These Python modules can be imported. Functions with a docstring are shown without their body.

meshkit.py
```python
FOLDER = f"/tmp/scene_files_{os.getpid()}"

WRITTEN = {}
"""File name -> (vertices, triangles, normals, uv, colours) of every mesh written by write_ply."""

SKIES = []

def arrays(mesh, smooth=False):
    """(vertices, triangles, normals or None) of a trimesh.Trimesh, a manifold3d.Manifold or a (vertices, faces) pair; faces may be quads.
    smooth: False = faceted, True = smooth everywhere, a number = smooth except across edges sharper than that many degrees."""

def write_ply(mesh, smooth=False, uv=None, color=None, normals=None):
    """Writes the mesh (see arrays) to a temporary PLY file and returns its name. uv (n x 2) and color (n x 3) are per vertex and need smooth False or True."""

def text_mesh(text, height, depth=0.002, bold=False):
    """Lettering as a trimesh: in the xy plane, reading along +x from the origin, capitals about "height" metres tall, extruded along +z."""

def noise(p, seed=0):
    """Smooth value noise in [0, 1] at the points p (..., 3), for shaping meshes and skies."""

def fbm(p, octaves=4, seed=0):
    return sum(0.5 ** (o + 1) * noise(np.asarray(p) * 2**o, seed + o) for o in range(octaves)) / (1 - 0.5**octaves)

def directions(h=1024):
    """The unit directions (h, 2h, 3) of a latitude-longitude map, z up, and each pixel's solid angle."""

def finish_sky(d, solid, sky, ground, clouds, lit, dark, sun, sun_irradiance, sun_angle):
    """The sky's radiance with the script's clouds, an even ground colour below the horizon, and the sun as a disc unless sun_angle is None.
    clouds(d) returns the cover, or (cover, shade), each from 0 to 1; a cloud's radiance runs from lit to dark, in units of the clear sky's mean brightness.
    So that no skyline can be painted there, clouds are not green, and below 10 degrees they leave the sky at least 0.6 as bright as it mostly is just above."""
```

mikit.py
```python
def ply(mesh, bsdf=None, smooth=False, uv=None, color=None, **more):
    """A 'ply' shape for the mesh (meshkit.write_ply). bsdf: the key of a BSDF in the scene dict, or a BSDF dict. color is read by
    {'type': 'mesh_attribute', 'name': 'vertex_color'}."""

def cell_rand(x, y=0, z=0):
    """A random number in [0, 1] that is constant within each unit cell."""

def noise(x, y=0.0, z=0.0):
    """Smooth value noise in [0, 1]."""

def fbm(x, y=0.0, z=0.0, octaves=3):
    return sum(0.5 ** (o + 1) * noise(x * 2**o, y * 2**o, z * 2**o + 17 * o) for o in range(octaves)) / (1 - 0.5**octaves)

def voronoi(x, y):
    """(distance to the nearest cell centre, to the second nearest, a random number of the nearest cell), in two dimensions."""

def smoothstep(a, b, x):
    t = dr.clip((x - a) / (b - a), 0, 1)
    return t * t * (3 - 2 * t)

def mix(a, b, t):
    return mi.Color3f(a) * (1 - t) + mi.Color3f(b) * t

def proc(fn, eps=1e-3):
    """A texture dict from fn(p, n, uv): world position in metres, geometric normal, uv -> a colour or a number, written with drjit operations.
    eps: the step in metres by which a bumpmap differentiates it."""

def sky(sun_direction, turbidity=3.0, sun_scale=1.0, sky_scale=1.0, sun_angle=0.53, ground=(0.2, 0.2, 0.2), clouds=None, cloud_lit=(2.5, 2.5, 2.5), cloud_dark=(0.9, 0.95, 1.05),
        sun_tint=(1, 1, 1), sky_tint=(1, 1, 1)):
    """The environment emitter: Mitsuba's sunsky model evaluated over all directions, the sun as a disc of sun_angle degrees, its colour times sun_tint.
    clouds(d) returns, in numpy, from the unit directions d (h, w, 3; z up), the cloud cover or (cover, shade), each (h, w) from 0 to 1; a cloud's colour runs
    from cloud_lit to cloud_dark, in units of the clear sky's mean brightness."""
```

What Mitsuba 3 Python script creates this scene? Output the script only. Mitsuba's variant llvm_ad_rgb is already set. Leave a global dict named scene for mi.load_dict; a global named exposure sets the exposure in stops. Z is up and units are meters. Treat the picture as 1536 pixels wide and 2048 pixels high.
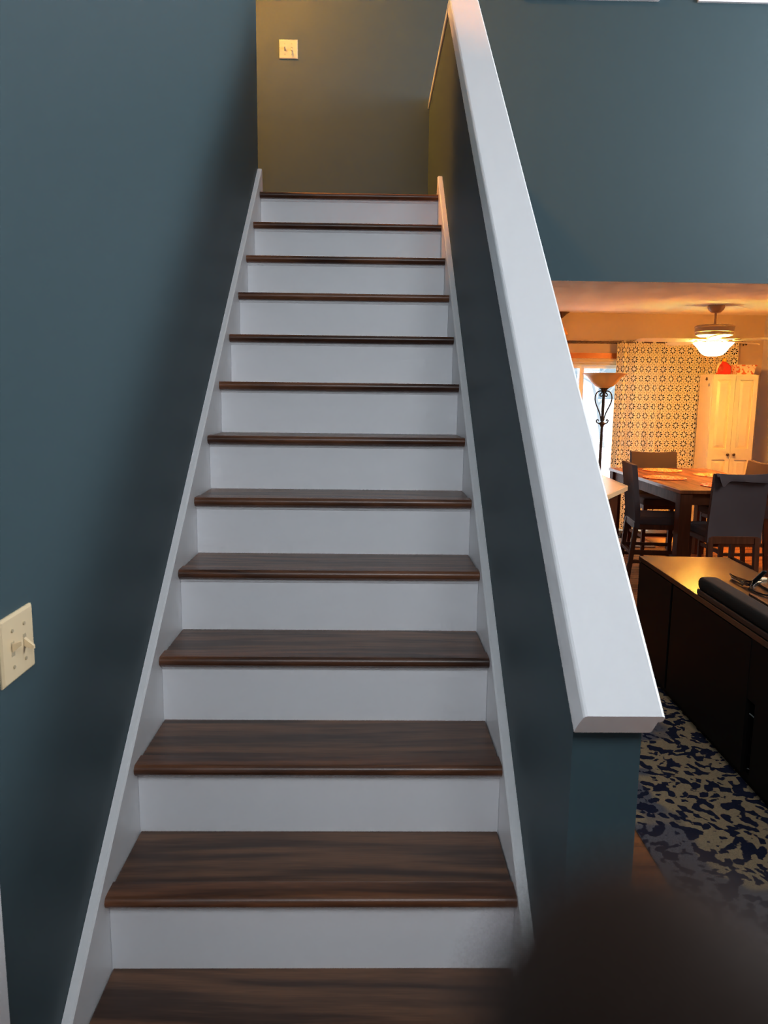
import math, random
import numpy as np
import trimesh
import manifold3d
import drjit as dr
import mitsuba as mi
import mikit, meshkit
from shapely.geometry import Polygon, box as sbox
from mikit import proc, noise, fbm, voronoi, cell_rand, smoothstep, mix

T = mi.ScalarTransform4f
random.seed(7)
RNG = np.random.default_rng(11)
scene, labels = {}, {}

# ------------------------------------------------------------------ camera
F_PX, CAM = 1519.1, np.array([0.1194, -1.2961, 1.4856])
YAW, PITCH, ROLL = 0.0188, -0.1570, 0.0121
_fw = np.array([math.sin(YAW) * math.cos(PITCH), math.cos(YAW) * math.cos(PITCH), math.sin(PITCH)])
_rt = np.array([math.cos(YAW), -math.sin(YAW), 0.0])
_up = np.cross(_rt, _fw)
RIGHT = math.cos(ROLL) * _rt + math.sin(ROLL) * _up
UP = -math.sin(ROLL) * _rt + math.cos(ROLL) * _up
FWD = _fw
scene['camera'] = {'type': 'thinlens', 'fov': math.degrees(2 * math.atan(768 / F_PX)), 'fov_axis': 'x', 'near_clip': 0.004, 'far_clip': 300.0,
                   'aperture_radius': 0.00115, 'focus_distance': 3.6,
                   'to_world': T().look_at(origin=CAM.tolist(), target=(CAM + FWD).tolist(), up=UP.tolist())}
exposure = 0.10

# ------------------------------------------------------------------ light
# winter overcast outside; unseen windows give its daylight as glowing panes
DAY = np.array([0.91, 0.97, 1.02])
SKY_ON = lambda d: (np.ones(d.shape[:2]), 0.15 + 0.25 * meshkit.fbm(d * 3.0, 3, 5))
scene['sky'] = {**mikit.sky((0.3, -0.6, 0.6), turbidity=4, sun_scale=0.0, sky_scale=8.0, clouds=SKY_ON, cloud_lit=(2.4, 2.5, 2.6), cloud_dark=(1.5, 1.6, 1.7), ground=(0.7, 0.7, 0.72)), 'sampling_weight': 0.6}
UNSEEN_WIN_SIDE = 30.0      # radiance of the unseen side window's panes, lighting the left wall
UNSEEN_WIN_FRONT = 9.2     # radiance of the unseen window behind the camera, lighting the risers
FAN_LIGHT = np.array([1.0, 0.365, 0.06]) * 235.0
HALL_LIGHT = np.array([1.0, 0.36, 0.05]) * 1250.0

# ------------------------------------------------------------------ helpers
def srgb(r, g, b):
    return [((c / 255) / 12.92 if c <= 10 else (((c / 255) + 0.055) / 1.055) ** 2.4) for c in (r, g, b)]

def mat(key, color, rough=0.5, spec=0.5, metal=0.0, bump=None, bump_scale=1.0, **more):
    """principled, twosided; color an sRGB triple or a proc function."""
    c = proc(color) if callable(color) else {'type': 'rgb', 'value': srgb(*color)}
    b = {'type': 'principled', 'base_color': c, 'roughness': rough, 'specular': spec, 'metallic': metal, **more}
    if bump is not None:
        b = {'type': 'bumpmap', 'arbitrary': proc(bump), 'scale': bump_scale, 'bsdf': b}
    scene[key] = {'type': 'twosided', 'bsdf': b}
    return key

def number(key):
    if not any(k == key or k.startswith(key + '__') for k in list(scene) + list(labels)):
        return key
    i = 1
    while any(k == f'{key}_{i:03d}' or k.startswith(f'{key}_{i:03d}__') for k in list(scene) + list(labels)):
        i += 1
    return f'{key}_{i:03d}'

_counts = {}
def add(name, mesh, m, parent=None, smooth=False, label=None, **more):
    base = f'{parent}__{name}' if parent else name
    n = _counts.get(base, 0); _counts[base] = n + 1
    key = base if n == 0 else f'{base}_{n:03d}'
    scene[key] = mikit.ply(mesh, m, smooth, **more)
    if label: labels.setdefault(key, {})['label'] = label
    return key

def thing(name, label, cat, group=None):
    n = _counts.get(name, 0); _counts[name] = n + 1
    key = name if n == 0 else f'{name}_{n:03d}'
    labels[key] = {'label': label, 'category': cat}
    if group: labels[key]['group'] = group
    return key

def one(name, mesh, m, label, cat, group=None, smooth=False, **more):
    k = add(name, mesh, m, smooth=smooth, **more)
    labels[k] = {'label': label, 'category': cat}
    if group: labels[k]['group'] = group
    return k

def struct(name, mesh, m, label=None, smooth=False, **more):
    k = add(name, mesh, m, smooth=smooth, **more)
    labels[k] = {'kind': 'structure'}
    if label: labels[k]['label'] = label
    return k

def hull(pts):
    return trimesh.convex.convex_hull(np.asarray(pts, float))

def bx(x0, x1, y0, y1, z0, z1, c=0.0):
    """box, edges chamfered by c"""
    if c <= 0:
        m = trimesh.creation.box((x1 - x0, y1 - y0, z1 - z0)); m.apply_translation(((x0 + x1) / 2, (y0 + y1) / 2, (z0 + z1) / 2)); return m
    P = []
    for sx in (0, 1):
        for sy in (0, 1):
            for sz in (0, 1):
                X, Y, Z = (x0, x1)[sx], (y0, y1)[sy], (z0, z1)[sz]
                dx, dy, dz = (c, -c)[sx], (c, -c)[sy], (c, -c)[sz]
                P += [(X + dx, Y + dy, Z), (X + dx, Y, Z + dz), (X, Y + dy, Z + dz)]
    return hull(P)

def rbox(x0, x1, y0, y1, z0, z1, r, seg=10):
    """box with rounded edges: hull of spheres"""
    s = manifold3d.Manifold.sphere(r, seg)
    return manifold3d.Manifold.batch_hull([s.translate([x, y, z]) for x in (x0 + r, x1 - r) for y in (y0 + r, y1 - r) for z in (z0 + r, z1 - r)])

def tm(m):
    v, f, _ = meshkit.arrays(m); return trimesh.Trimesh(v, f, process=False)

def cat(*ms):
    return trimesh.util.concatenate([tm(m) for m in ms])

def move(m, x=0, y=0, z=0, rz=0.0, ry=0.0, rx=0.0):
    m = tm(m).copy()
    M = np.eye(4)
    for a, ax in ((rx, (1, 0, 0)), (ry, (0, 1, 0)), (rz, (0, 0, 1))):
        if a: M = trimesh.transformations.rotation_matrix(math.radians(a), ax) @ M
    M[:3, 3] += (x, y, z)
    m.apply_transform(M); return m

def lathe(prof, n=40, at=(0, 0, 0)):
    m = trimesh.creation.revolve(np.asarray(prof, float), sections=n); m.apply_translation(at); return m

def cyl(p, q, r, n=14):
    return trimesh.creation.cylinder(radius=r, segment=[p, q], sections=n)

def extrude(poly, h):
    poly = poly if hasattr(poly, 'geom_type') else Polygon(poly)
    gs = [g for g in getattr(poly, 'geoms', [poly]) if g.geom_type == 'Polygon' and g.area > 1e-9]
    return trimesh.util.concatenate([trimesh.creation.extrude_polygon(g, h, engine='earcut') for g in gs])

def extr_x(poly, x0, x1):
    """polygon in (y, z), extruded along x"""
    m = extrude(poly, x1 - x0)
    v = m.vertices; m.vertices = np.c_[v[:, 2] + x0, v[:, 0], v[:, 1]]; return m

def extr_y(poly, y0, y1):
    """polygon in (x, z), extruded along y"""
    m = extrude(poly, y1 - y0)
    v = m.vertices; m.vertices = np.c_[v[:, 0], y1 - v[:, 2], v[:, 1]]; return m

def extr_z(poly, z0, z1):
    m = extrude(poly, z1 - z0)
    m.apply_translation((0, 0, z0)); return m

def tube(pts, r, n=8, closed=False):
    """round tube along a polyline; r a number or one radius per point"""
    P = np.asarray(pts, float); N = len(P)
    R = np.full(N, r) if np.isscalar(r) else np.asarray(r)
    t = np.gradient(P, axis=0); t /= np.linalg.norm(t, axis=1, keepdims=True) + 1e-12
    a = np.array([0.12, 0.31, 0.94]); V = []
    u = np.cross(t[0], a); u /= np.linalg.norm(u)
    for i in range(N):
        u = u - t[i] * (u @ t[i]); u /= np.linalg.norm(u); w = np.cross(t[i], u)
        for k in range(n):
            an = 2 * math.pi * k / n
            V.append(P[i] + R[i] * (math.cos(an) * u + math.sin(an) * w))
    Fc = []
    for i in range(N - 1):
        for k in range(n):
            a0, a1 = i * n + k, i * n + (k + 1) % n
            Fc += [(a0, a1, a1 + n), (a0, a1 + n, a0 + n)]
    V += [P[0], P[-1]]
    for k in range(n):
        Fc += [(len(V) - 2, (k + 1) % n, k), (len(V) - 1, (N - 1) * n + k, (N - 1) * n + (k + 1) % n)]
    return trimesh.Trimesh(np.array(V), np.array(Fc), process=False)

def spline(pts, n=40):
    from scipy.interpolate import CubicSpline
    P = np.asarray(pts, float); s = np.r_[0, np.cumsum(np.linalg.norm(np.diff(P, axis=0), axis=1))]
    return CubicSpline(s, P)(np.linspace(0, s[-1], n))

# ------------------------------------------------------------------ materials
FZ = -0.19                   # ground floor
mat('mat_teal', (57, 77, 84), 0.55, 0.3)
mat('mat_beige', (205, 190, 165), 0.6, 0.3)
mat('mat_grey_wall', (206, 204, 204), 0.6, 0.3)
mat('mat_white_paint', (240, 240, 242), 0.38, 0.5)
mat('mat_white_cap', (243, 243, 245), 0.33, 0.5, bump=lambda p, n, uv: noise(p.x * 60, p.y * 60, p.z * 60) * 0.0006)
mat('mat_riser', (238, 238, 242), 0.45, 0.4)
mat('mat_ceiling', (222, 214, 203), 0.8, 0.2, bump=lambda p, n, uv: smoothstep(0.45, 0.75, fbm(p.x * 11, p.y * 11, 0, 3)) * 0.012)
mat('mat_ceiling_plain', (205, 205, 205), 0.8, 0.2)

def walnut(p, n, uv):
    row = dr.floor(p.z / 0.19 + 0.5)
    g = fbm(p.x * 3.2 + row * 7.3, p.y * 46 + p.z * 21 + noise(p.x * 2.1, row * 3.7, 1.0) * 3.0, row * 5.1, 4)
    streak = smoothstep(0.60, 0.80, fbm(p.x * 1.3 + row * 3.1, p.y * 22 + p.z * 20 + noise(p.x * 1.5 + 9, row, 4.0) * 2.0, row * 2.3, 3))
    pore = noise(p.x * 25, p.y * 420 + p.z * 300, row)
    c = mix(srgb(54, 33, 22), srgb(106, 71, 48), smoothstep(0.25, 0.75, g))
    c = mix(c, srgb(31, 19, 13), streak * 0.8)
    return c * (0.82 + 0.3 * pore)
mat('mat_walnut', walnut, 0.36, 0.5)
mat('mat_walnut_nose', lambda p, n, uv: walnut(p, n, uv) * mi.Color3f(1.15, 0.98, 0.90), 0.33, 0.5)

def oak_floor(p, n, uv):
    b = cell_rand(dr.floor(p.y / 0.12 + 40), 3)
    g = fbm(p.x * 3 + b * 40, p.y * 50, b * 9, 3)
    c = mix(srgb(98, 54, 30), srgb(168, 104, 58), smoothstep(0.2, 0.8, g))
    return c * (0.75 + 0.5 * b)
mat('mat_oak_floor', oak_floor, 0.32, 0.5)

def dark_wood(p, n, uv):
    g = fbm(p.x * 70, p.y * 70, p.z * 6, 3)
    return mix(srgb(58, 29, 17), srgb(82, 45, 25), g)
mat('mat_dark_wood', dark_wood, 0.5, 0.12)
mat('mat_table_top', lambda p, n, uv: mix(srgb(76, 40, 22), srgb(120, 70, 38), smoothstep(0.2, 0.8, fbm(p.x * 40, p.y * 3, 0, 3))), 0.25, 0.5)
mat('mat_espresso', (36, 29, 25), 0.22, 0.5)
mat('mat_espresso_dull', (15, 13, 12), 0.6, 0.1)
mat('mat_slipcover', (62, 54, 55), 0.85, 0.2)
mat('mat_black', (22, 22, 23), 0.4, 0.4)
mat('mat_black_gloss', (18, 18, 20), 0.18, 0.5)
mat('mat_black_cloth', (34, 32, 30), 0.85, 0.2)
mat('mat_ivory', (228, 204, 164), 0.35, 0.5)
mat('mat_screw', (176, 160, 130), 0.4, 0.5)
mat('mat_cream_wood', (238, 224, 190), 0.42, 0.4)
mat('mat_knob', (70, 58, 50), 0.3, 0.5, 0.6)
mat('mat_silver', (170, 170, 172), 0.3, 0.5, 0.8)
mat('mat_iron', (30, 27, 26), 0.45, 0.5, 0.2)
mat('mat_amber', (244, 188, 106), 0.35, 0.5)
mat('mat_fan_white', (172, 140, 108), 0.35, 0.5)
mat('mat_blade', (232, 214, 176), 0.45, 0.4)
mat('mat_orange_wood', (186, 112, 52), 0.4, 0.4)
mat('mat_shade', (226, 206, 168), 0.8, 0.2)
mat('mat_counter', (208, 184, 142), 0.25, 0.5)
mat('mat_red', (214, 44, 30), 0.3, 0.5)
mat('mat_yellow', (240, 190, 40), 0.35, 0.5)
mat('mat_white', (238, 238, 238), 0.4, 0.4)
mat('mat_snow', (242, 246, 250), 0.9, 0.1)
mat('mat_siding', (205, 216, 222), 0.7, 0.2)
mat('mat_roof', (232, 236, 240), 0.9, 0.1)
mat('mat_far_pane', (120, 140, 150), 0.2, 0.5)
mat('mat_bark', (160, 168, 172), 0.9, 0.1)
mat('mat_teal_toy', (20, 176, 186), 0.5, 0.3)
mat('mat_green_toy', (96, 170, 84), 0.5, 0.3)
mat('mat_mat_grey', (168, 162, 152), 0.95, 0.1)
mat('mat_mat_tan', (196, 162, 108), 0.95, 0.1)
mat('mat_shaded_skin', (40, 29, 24), 0.7, 0.1)  # skin colour darkened to carry the shade on the fingertip
mat('mat_nail', (214, 172, 152), 0.3, 0.5)
mat('mat_basket', lambda p, n, uv: mix(srgb(238, 214, 178), srgb(214, 110, 60), smoothstep(0.55, 0.7, noise(p.x * 60, p.y * 60, p.z * 45))), 0.6, 0.3)
scene['mat_glass'] = {'type': 'thindielectric', 'int_ior': 1.5}

def placemat(p, n, uv):
    a = noise(p.x * 70, p.y * 70, 3.0); b = noise(p.x * 34 + 9, p.y * 34, 7.0)
    c = mix(srgb(186, 60, 32), srgb(220, 186, 142), smoothstep(0.42, 0.6, a))
    return mix(c, srgb(206, 104, 48), smoothstep(0.55, 0.7, b))
mat('mat_placemat', placemat, 0.8, 0.2)

def star_cloth(p, n, uv):
    s = 0.108
    def ring(ou, ov, k):
        x = uv.x / s + ou; y = uv.y / s + ov
        x = x - dr.floor(x) - 0.5; y = y - dr.floor(y) - 0.5
        r = dr.sqrt(x * x + y * y); a = dr.atan2(y, x)
        w = dr.cos(a * k)
        return r, w
    r, w = ring(0.0, 0.0, 8)
    petal = smoothstep(0.15, 0.18, r) * (1 - smoothstep(0.36, 0.39, r + (1 - w) * 0.03)) * smoothstep(-0.25, 0.05, w)
    r2_, w2 = ring(0.5, 0.5, 4)
    small = smoothstep(0.07, 0.10, r2_) * (1 - smoothstep(0.25, 0.28, r2_)) * smoothstep(0.1, 0.4, w2)
    r3, w3 = ring(0.5, 0.0, 6); r4, w4 = ring(0.0, 0.5, 6)
    small2 = (1 - smoothstep(0.12, 0.15, r3)) * smoothstep(0.0, 0.3, w3) + (1 - smoothstep(0.12, 0.15, r4)) * smoothstep(0.0, 0.3, w4)
    c = mix(srgb(244, 236, 206), srgb(190, 160, 84), dr.clip(small2, 0, 1) * 0.8)
    c = mix(c, srgb(150, 146, 100), small * 0.75)
    c = mix(c, srgb(24, 26, 40), petal)
    return mix(c, srgb(246, 242, 228), 1 - smoothstep(0.13, 0.17, r))
scene['mat_curtain'] = {'type': 'principledthin', 'base_color': proc(star_cloth), 'roughness': 0.9, 'diff_trans': 0.16}

def rug_pattern(p, n, uv):
    wx = p.x + 0.08 * (noise(p.x * 9, p.y * 9, 1.0) - 0.5); wy = p.y + 0.08 * (noise(p.x * 9, p.y * 9, 8.0) - 0.5)
    q = dr.sin(wx * 24) * dr.sin(wy * 19) + 0.9 * dr.sin(wx * 62 + 2.5 * dr.sin(wy * 17)) * dr.sin(wy * 55 + 1.0)
    d = fbm(p.x * 34, p.y * 34, 2.0, 3)
    navy = smoothstep(0.18, 0.30, dr.abs(q) * 0.50 + (d - 0.5) * 1.4 - 0.06)
    c = mix(srgb(158, 138, 110), srgb(96, 95, 102), smoothstep(0.52, 0.62, fbm(p.x * 4 + 3, p.y * 4, 5.0, 3)))
    c = mix(c, srgb(30, 34, 54), navy)
    return c * (0.85 + 0.3 * noise(p.x * 300, p.y * 300, 0))
mat('mat_rug', rug_pattern, 0.95, 0.1)

# ------------------------------------------------------------------ the shell
H1, YB = 2.232, 3.93         # underside of the wall over the dining opening; plane of the back wall
CZ = 5.0                     # great room ceiling
WL, SL = -0.475, 0.453       # left wall plane, half the stair width
YD, XD, DZ = 7.80, 4.75, 2.425   # dining: far wall, right wall, ceiling
FRONT, OUT = -2.2, 5.6
L2 = 2.477                   # upper floor

fl = struct('floor', bx(-3.0, OUT + .15, FRONT, YD + .15, FZ - 0.25, FZ - 0.012), 'mat_oak_floor')
BW, BL = 0.12, 1.35
planks = [[], [], []]
i = 0
for r_ in range(int((YD - 0.35) / BW)):
    y0 = 0.35 + r_ * BW
    x = 0.605 - (r_ * 0.53) % BL
    while x < XD and i < 296:
        a, b = max(x, 0.603), min(x + BL, XD if y0 > YB else OUT)
        b = min(b, 4.75)
        if b - a > 0.1:
            add('plank', bx(a, b - .0015, y0, y0 + BW - .0015, FZ - .02, FZ - .0004 * random.random(), .0015), 'mat_oak_floor', fl); i += 1
        x += BL

struct('wall_left', bx(-0.60, WL, FRONT, 2.87, FZ - .2, CZ), 'mat_teal')
# half wall beside the stairs: slopes with them, then level along the landing
K, C0, TCAP, XC = 0.8606, 1.0733, 0.0615, 0.5385
TH = math.atan(K)
def capbot(y): return K * y + C0 - TCAP * math.sqrt(1 + K * K)
ZLB = 3.285
YA = (ZLB - capbot(0)) / K
hw = struct('wall_right', extr_x([(-0.05, FZ - .1), (-0.05, capbot(-0.05) + .006), (YA, ZLB + .006), (YB, ZLB + .006), (YB, FZ - .1)], 0.478, 0.599), 'mat_teal', 'teal half wall with white cap between stairs and living room')
def cap_profile():
    t = TCAP
    right = [(.064, t), (.068, t - .002), (.070, t - .006), (.070, t - .016), (.067, t - .020), (.0625, t - .021), (.0625, .004), (.0605, 0)]
    left = [(-.068, 0), (-.070, .003), (-.0695, .016), (-.0672, t - .020), (-.0662, t - .012), (-.0655, t - .006), (-.063, t - .002), (-.059, t)]
    return Polygon(right + left)
def sweep_cap(p0, p1, up):
    """cap profile from p0 to p1 (points on the underside)"""
    p0, p1, up = (np.array(v, float) for v in (p0, p1, up))
    d = p1 - p0; L = np.linalg.norm(d); d /= L
    m = trimesh.creation.extrude_polygon(cap_profile(), L, engine='earcut'); v = m.vertices
    m.vertices = p0 + v[:, :1] * np.array([1.0, 0, 0]) + v[:, 1:2] * up + v[:, 2:] * d
    m.fix_normals(); return m
nrm = np.array([0, -math.sin(TH), math.cos(TH)])
Y0 = -0.1263
O = np.array([XC, Y0, K * Y0 + C0]) - TCAP * nrm
E1 = np.array([XC, YA + 0.012, ZLB + 0.012 * K])
cm = sweep_cap(O, E1, nrm)
add('cap', cm, 'mat_white_cap', hw, label='white painted cap running up the sloped half wall')
add('cap', sweep_cap((XC, YA - 0.02, ZLB), (XC, YB, ZLB), (0, 0, 1)), 'mat_white_cap', hw, label='white painted level cap at the landing')

# back wall with the dining opening below and two high windows
wp = sbox(-3.0, FZ - .2, OUT + .15, CZ).difference(sbox(0.599, FZ - .3, XD, H1))
HW = [(1.05, 1.917 - .012), (2.165 + .012, 3.03)]
ZT = 3.945
for a, b in HW: wp = wp.difference(sbox(a + .05, ZT + .06, b - .05, ZT + .80))
struct('wall_back', cat(extr_y(wp.intersection(sbox(-4, FZ - 1, .599, 9)), YB, YB + .15), extr_y(wp.intersection(sbox(.599, FZ - 1, XD, H1 + .16)), YB, YB + .006), extr_y(wp.intersection(sbox(XD, FZ - 1, 9, H1 + .16)), YB, YB + .15), extr_y(wp.intersection(sbox(.599, H1 + .16, 9, 9)), YB, YB + .15)), 'mat_teal')
for i, (a, b) in enumerate(HW):
    k = f'window_{i + 1}'
    fr = sbox(a - .012, ZT, b + .012, ZT + .86).difference(sbox(a + .05, ZT + .06, b - .05, ZT + .80))
    labels[k] = {'kind': 'structure', 'label': 'white casing of a high window in the teal wall'}
    add('frame', extr_y(fr, YB - 0.020, YB), 'mat_white_paint', k)
    add('sash', extr_y(sbox(a + .05, ZT + .06, b - .05, ZT + .80).difference(sbox(a + .085, ZT + .095, b - .085, ZT + .765)), YB + .06, YB + .10), 'mat_white_paint', k)
    add('pane', bx(a + .085, b - .085, YB + .079, YB + .081, ZT + .095, ZT + .765), 'mat_glass', k)

struct('wall_far', extr_y(sbox(0.0, FZ - .2, XD + .3, DZ + .1).difference(sbox(1.55, FZ - .02, 3.55, 1.84)), YD, YD + .15), 'mat_beige')
struct('wall_outer', bx(XD, XD + .15, YB + .15, YD, FZ - .2, DZ), 'mat_grey_wall')
struct('wall_kitchen', bx(-.15, 0.0, YB + .15, YD, FZ - .2, DZ), 'mat_beige')
def dz(y): return H1 + (DZ - H1) * (y - YB) / (YD - YB)      # the ceiling rises a little towards the far wall
struct('ceiling_dining', hull([(x, y, dz(y) + t) for x in (-.15, XD + .15) for y in (YB + .006, YD + .15) for t in (0, .1)]), 'mat_ceiling')
struct('ceiling', bx(-3.2, OUT + .15, FRONT - .15, YB + .15, CZ, CZ + .1), 'mat_ceiling_plain')
# two windows out of view, placed to light the left wall and stairs
SWY, SWZ = (1.1, 2.9), (2.7, 4.6)
sw = sbox(FRONT, FZ - .2, YB, CZ).difference(sbox(SWY[0], SWZ[0], SWY[1], SWZ[1]))
struct('wall_side', extr_x(sw, OUT, OUT + .15), 'mat_teal')
FWX, FWZ = (-0.3, 1.2), (2.35, 3.7)
fw_ = sbox(-.6, FZ - .2, OUT, CZ).difference(sbox(FWX[0], FWZ[0], FWX[1], FWZ[1]))
struct('wall_front', extr_y(fw_, FRONT - .15, FRONT), 'mat_teal')
def unseen_lit_window(k, axis, a0, a1, z0, z1, at, na, nz, L, flip):
    labels[k] = {'kind': 'structure'}
    wa, wz = (a1 - a0) / na, (z1 - z0) / nz
    g = sbox(a0 - .07, z0 - .07, a1 + .07, z1 + .07)
    for i in range(na):
        for j in range(nz):
            q = sbox(a0 + i * wa + .03, z0 + j * wz + .03, a0 + (i + 1) * wa - .03, z0 + (j + 1) * wz - .03)
            g = g.difference(q)
            A0, Z0, A1, Z1 = q.bounds
            if axis == 'x': P = np.array([(at + .05, A0, Z0), (at + .05, A1, Z0), (at + .05, A1, Z1), (at + .05, A0, Z1)])
            else: P = np.array([(A0, at - .05, Z0), (A1, at - .05, Z0), (A1, at - .05, Z1), (A0, at - .05, Z1)])
            fc = [(0, 1, 2), (0, 2, 3)]
            if flip: fc = [t[::-1] for t in fc]
            key = add('pane', trimesh.Trimesh(P, fc, process=False), 'mat_white', k)
            scene[key]['emitter'] = {'type': 'area', 'radiance': {'type': 'rgb', 'value': (DAY * L).tolist()}}
    add('frame', extr_x(g, at - .02, at + .06) if axis == 'x' else extr_y(g, at - .06, at + .02), 'mat_white_paint', k)
unseen_lit_window('window_3', 'x', *SWY, *SWZ, OUT, 3, 2, UNSEEN_WIN_SIDE, True)
unseen_lit_window('window_4', 'y', *FWX, *FWZ, FRONT, 3, 1, UNSEEN_WIN_FRONT, True)

# upper landing and hall
lf = struct('landing_floor', bx(-3.0, 0.478, 2.80, YB, L2 - .25, L2), 'mat_walnut')
struct('wall_hall', bx(-3.0, -0.60, 2.75, 2.87, L2 - .3, CZ), 'mat_teal')
struct('wall_hall_end', bx(-3.15, -3.0, 2.75, YB + .15, L2 - .3, CZ), 'mat_teal')
# door at the lower left, only the edge of its casing shows
labels['door_1'] = {'kind': 'structure'}
add('casing', bx(WL, WL + .018, -0.268, -0.195, FZ, 1.93, .003), 'mat_white_paint', 'door_1', label='white door casing at left edge of photo')
add('casing', bx(WL, WL + .018, -1.10, -1.027, FZ, 1.93, .003), 'mat_white_paint', 'door_1')
add('casing', bx(WL, WL + .018, -1.10, -0.195, 1.93, 2.0, .003), 'mat_white_paint', 'door_1')
add('door_leaf', bx(WL, WL + .008, -1.027, -0.268, FZ + .01, 1.93), 'mat_white_paint', 'door_1')

# ------------------------------------------------------------------ staircase
HR, RR, TT, OV = 0.19, 0.23, 0.0269, 0.0312
DYS = [-0.0047, -0.002, -0.0029, -0.001, -0.0013, -0.0001, 0.0031, 0.0104, 0.0091, 0.0073, -0.01, -0.0119, 0.0, 0.0]
DZS = [0.0073, 0.0038, 0.0003, -0.0009, -0.0036, -0.0046, -0.0047, -0.0035, -0.0002, 0.0005, 0.0013, 0.0033, 0.0018, 0.0]
BYS = [0, 0, 0, 0, 0, 0, 0.0038, 0.005, 0.0071, 0.0037, 0.0036, -0.0103, -0.0146, 0.0]
st = thing('staircase', 'straight staircase with walnut treads and white risers', 'staircase')
def step(n):
    yf = (13 - n) * RR + DYS[n - 1]; zt = (14 - n) * HR + DZS[n - 1]
    yb = (14 - n) * RR + OV + BYS[n - 1]
    return yf, zt, yb
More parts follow.
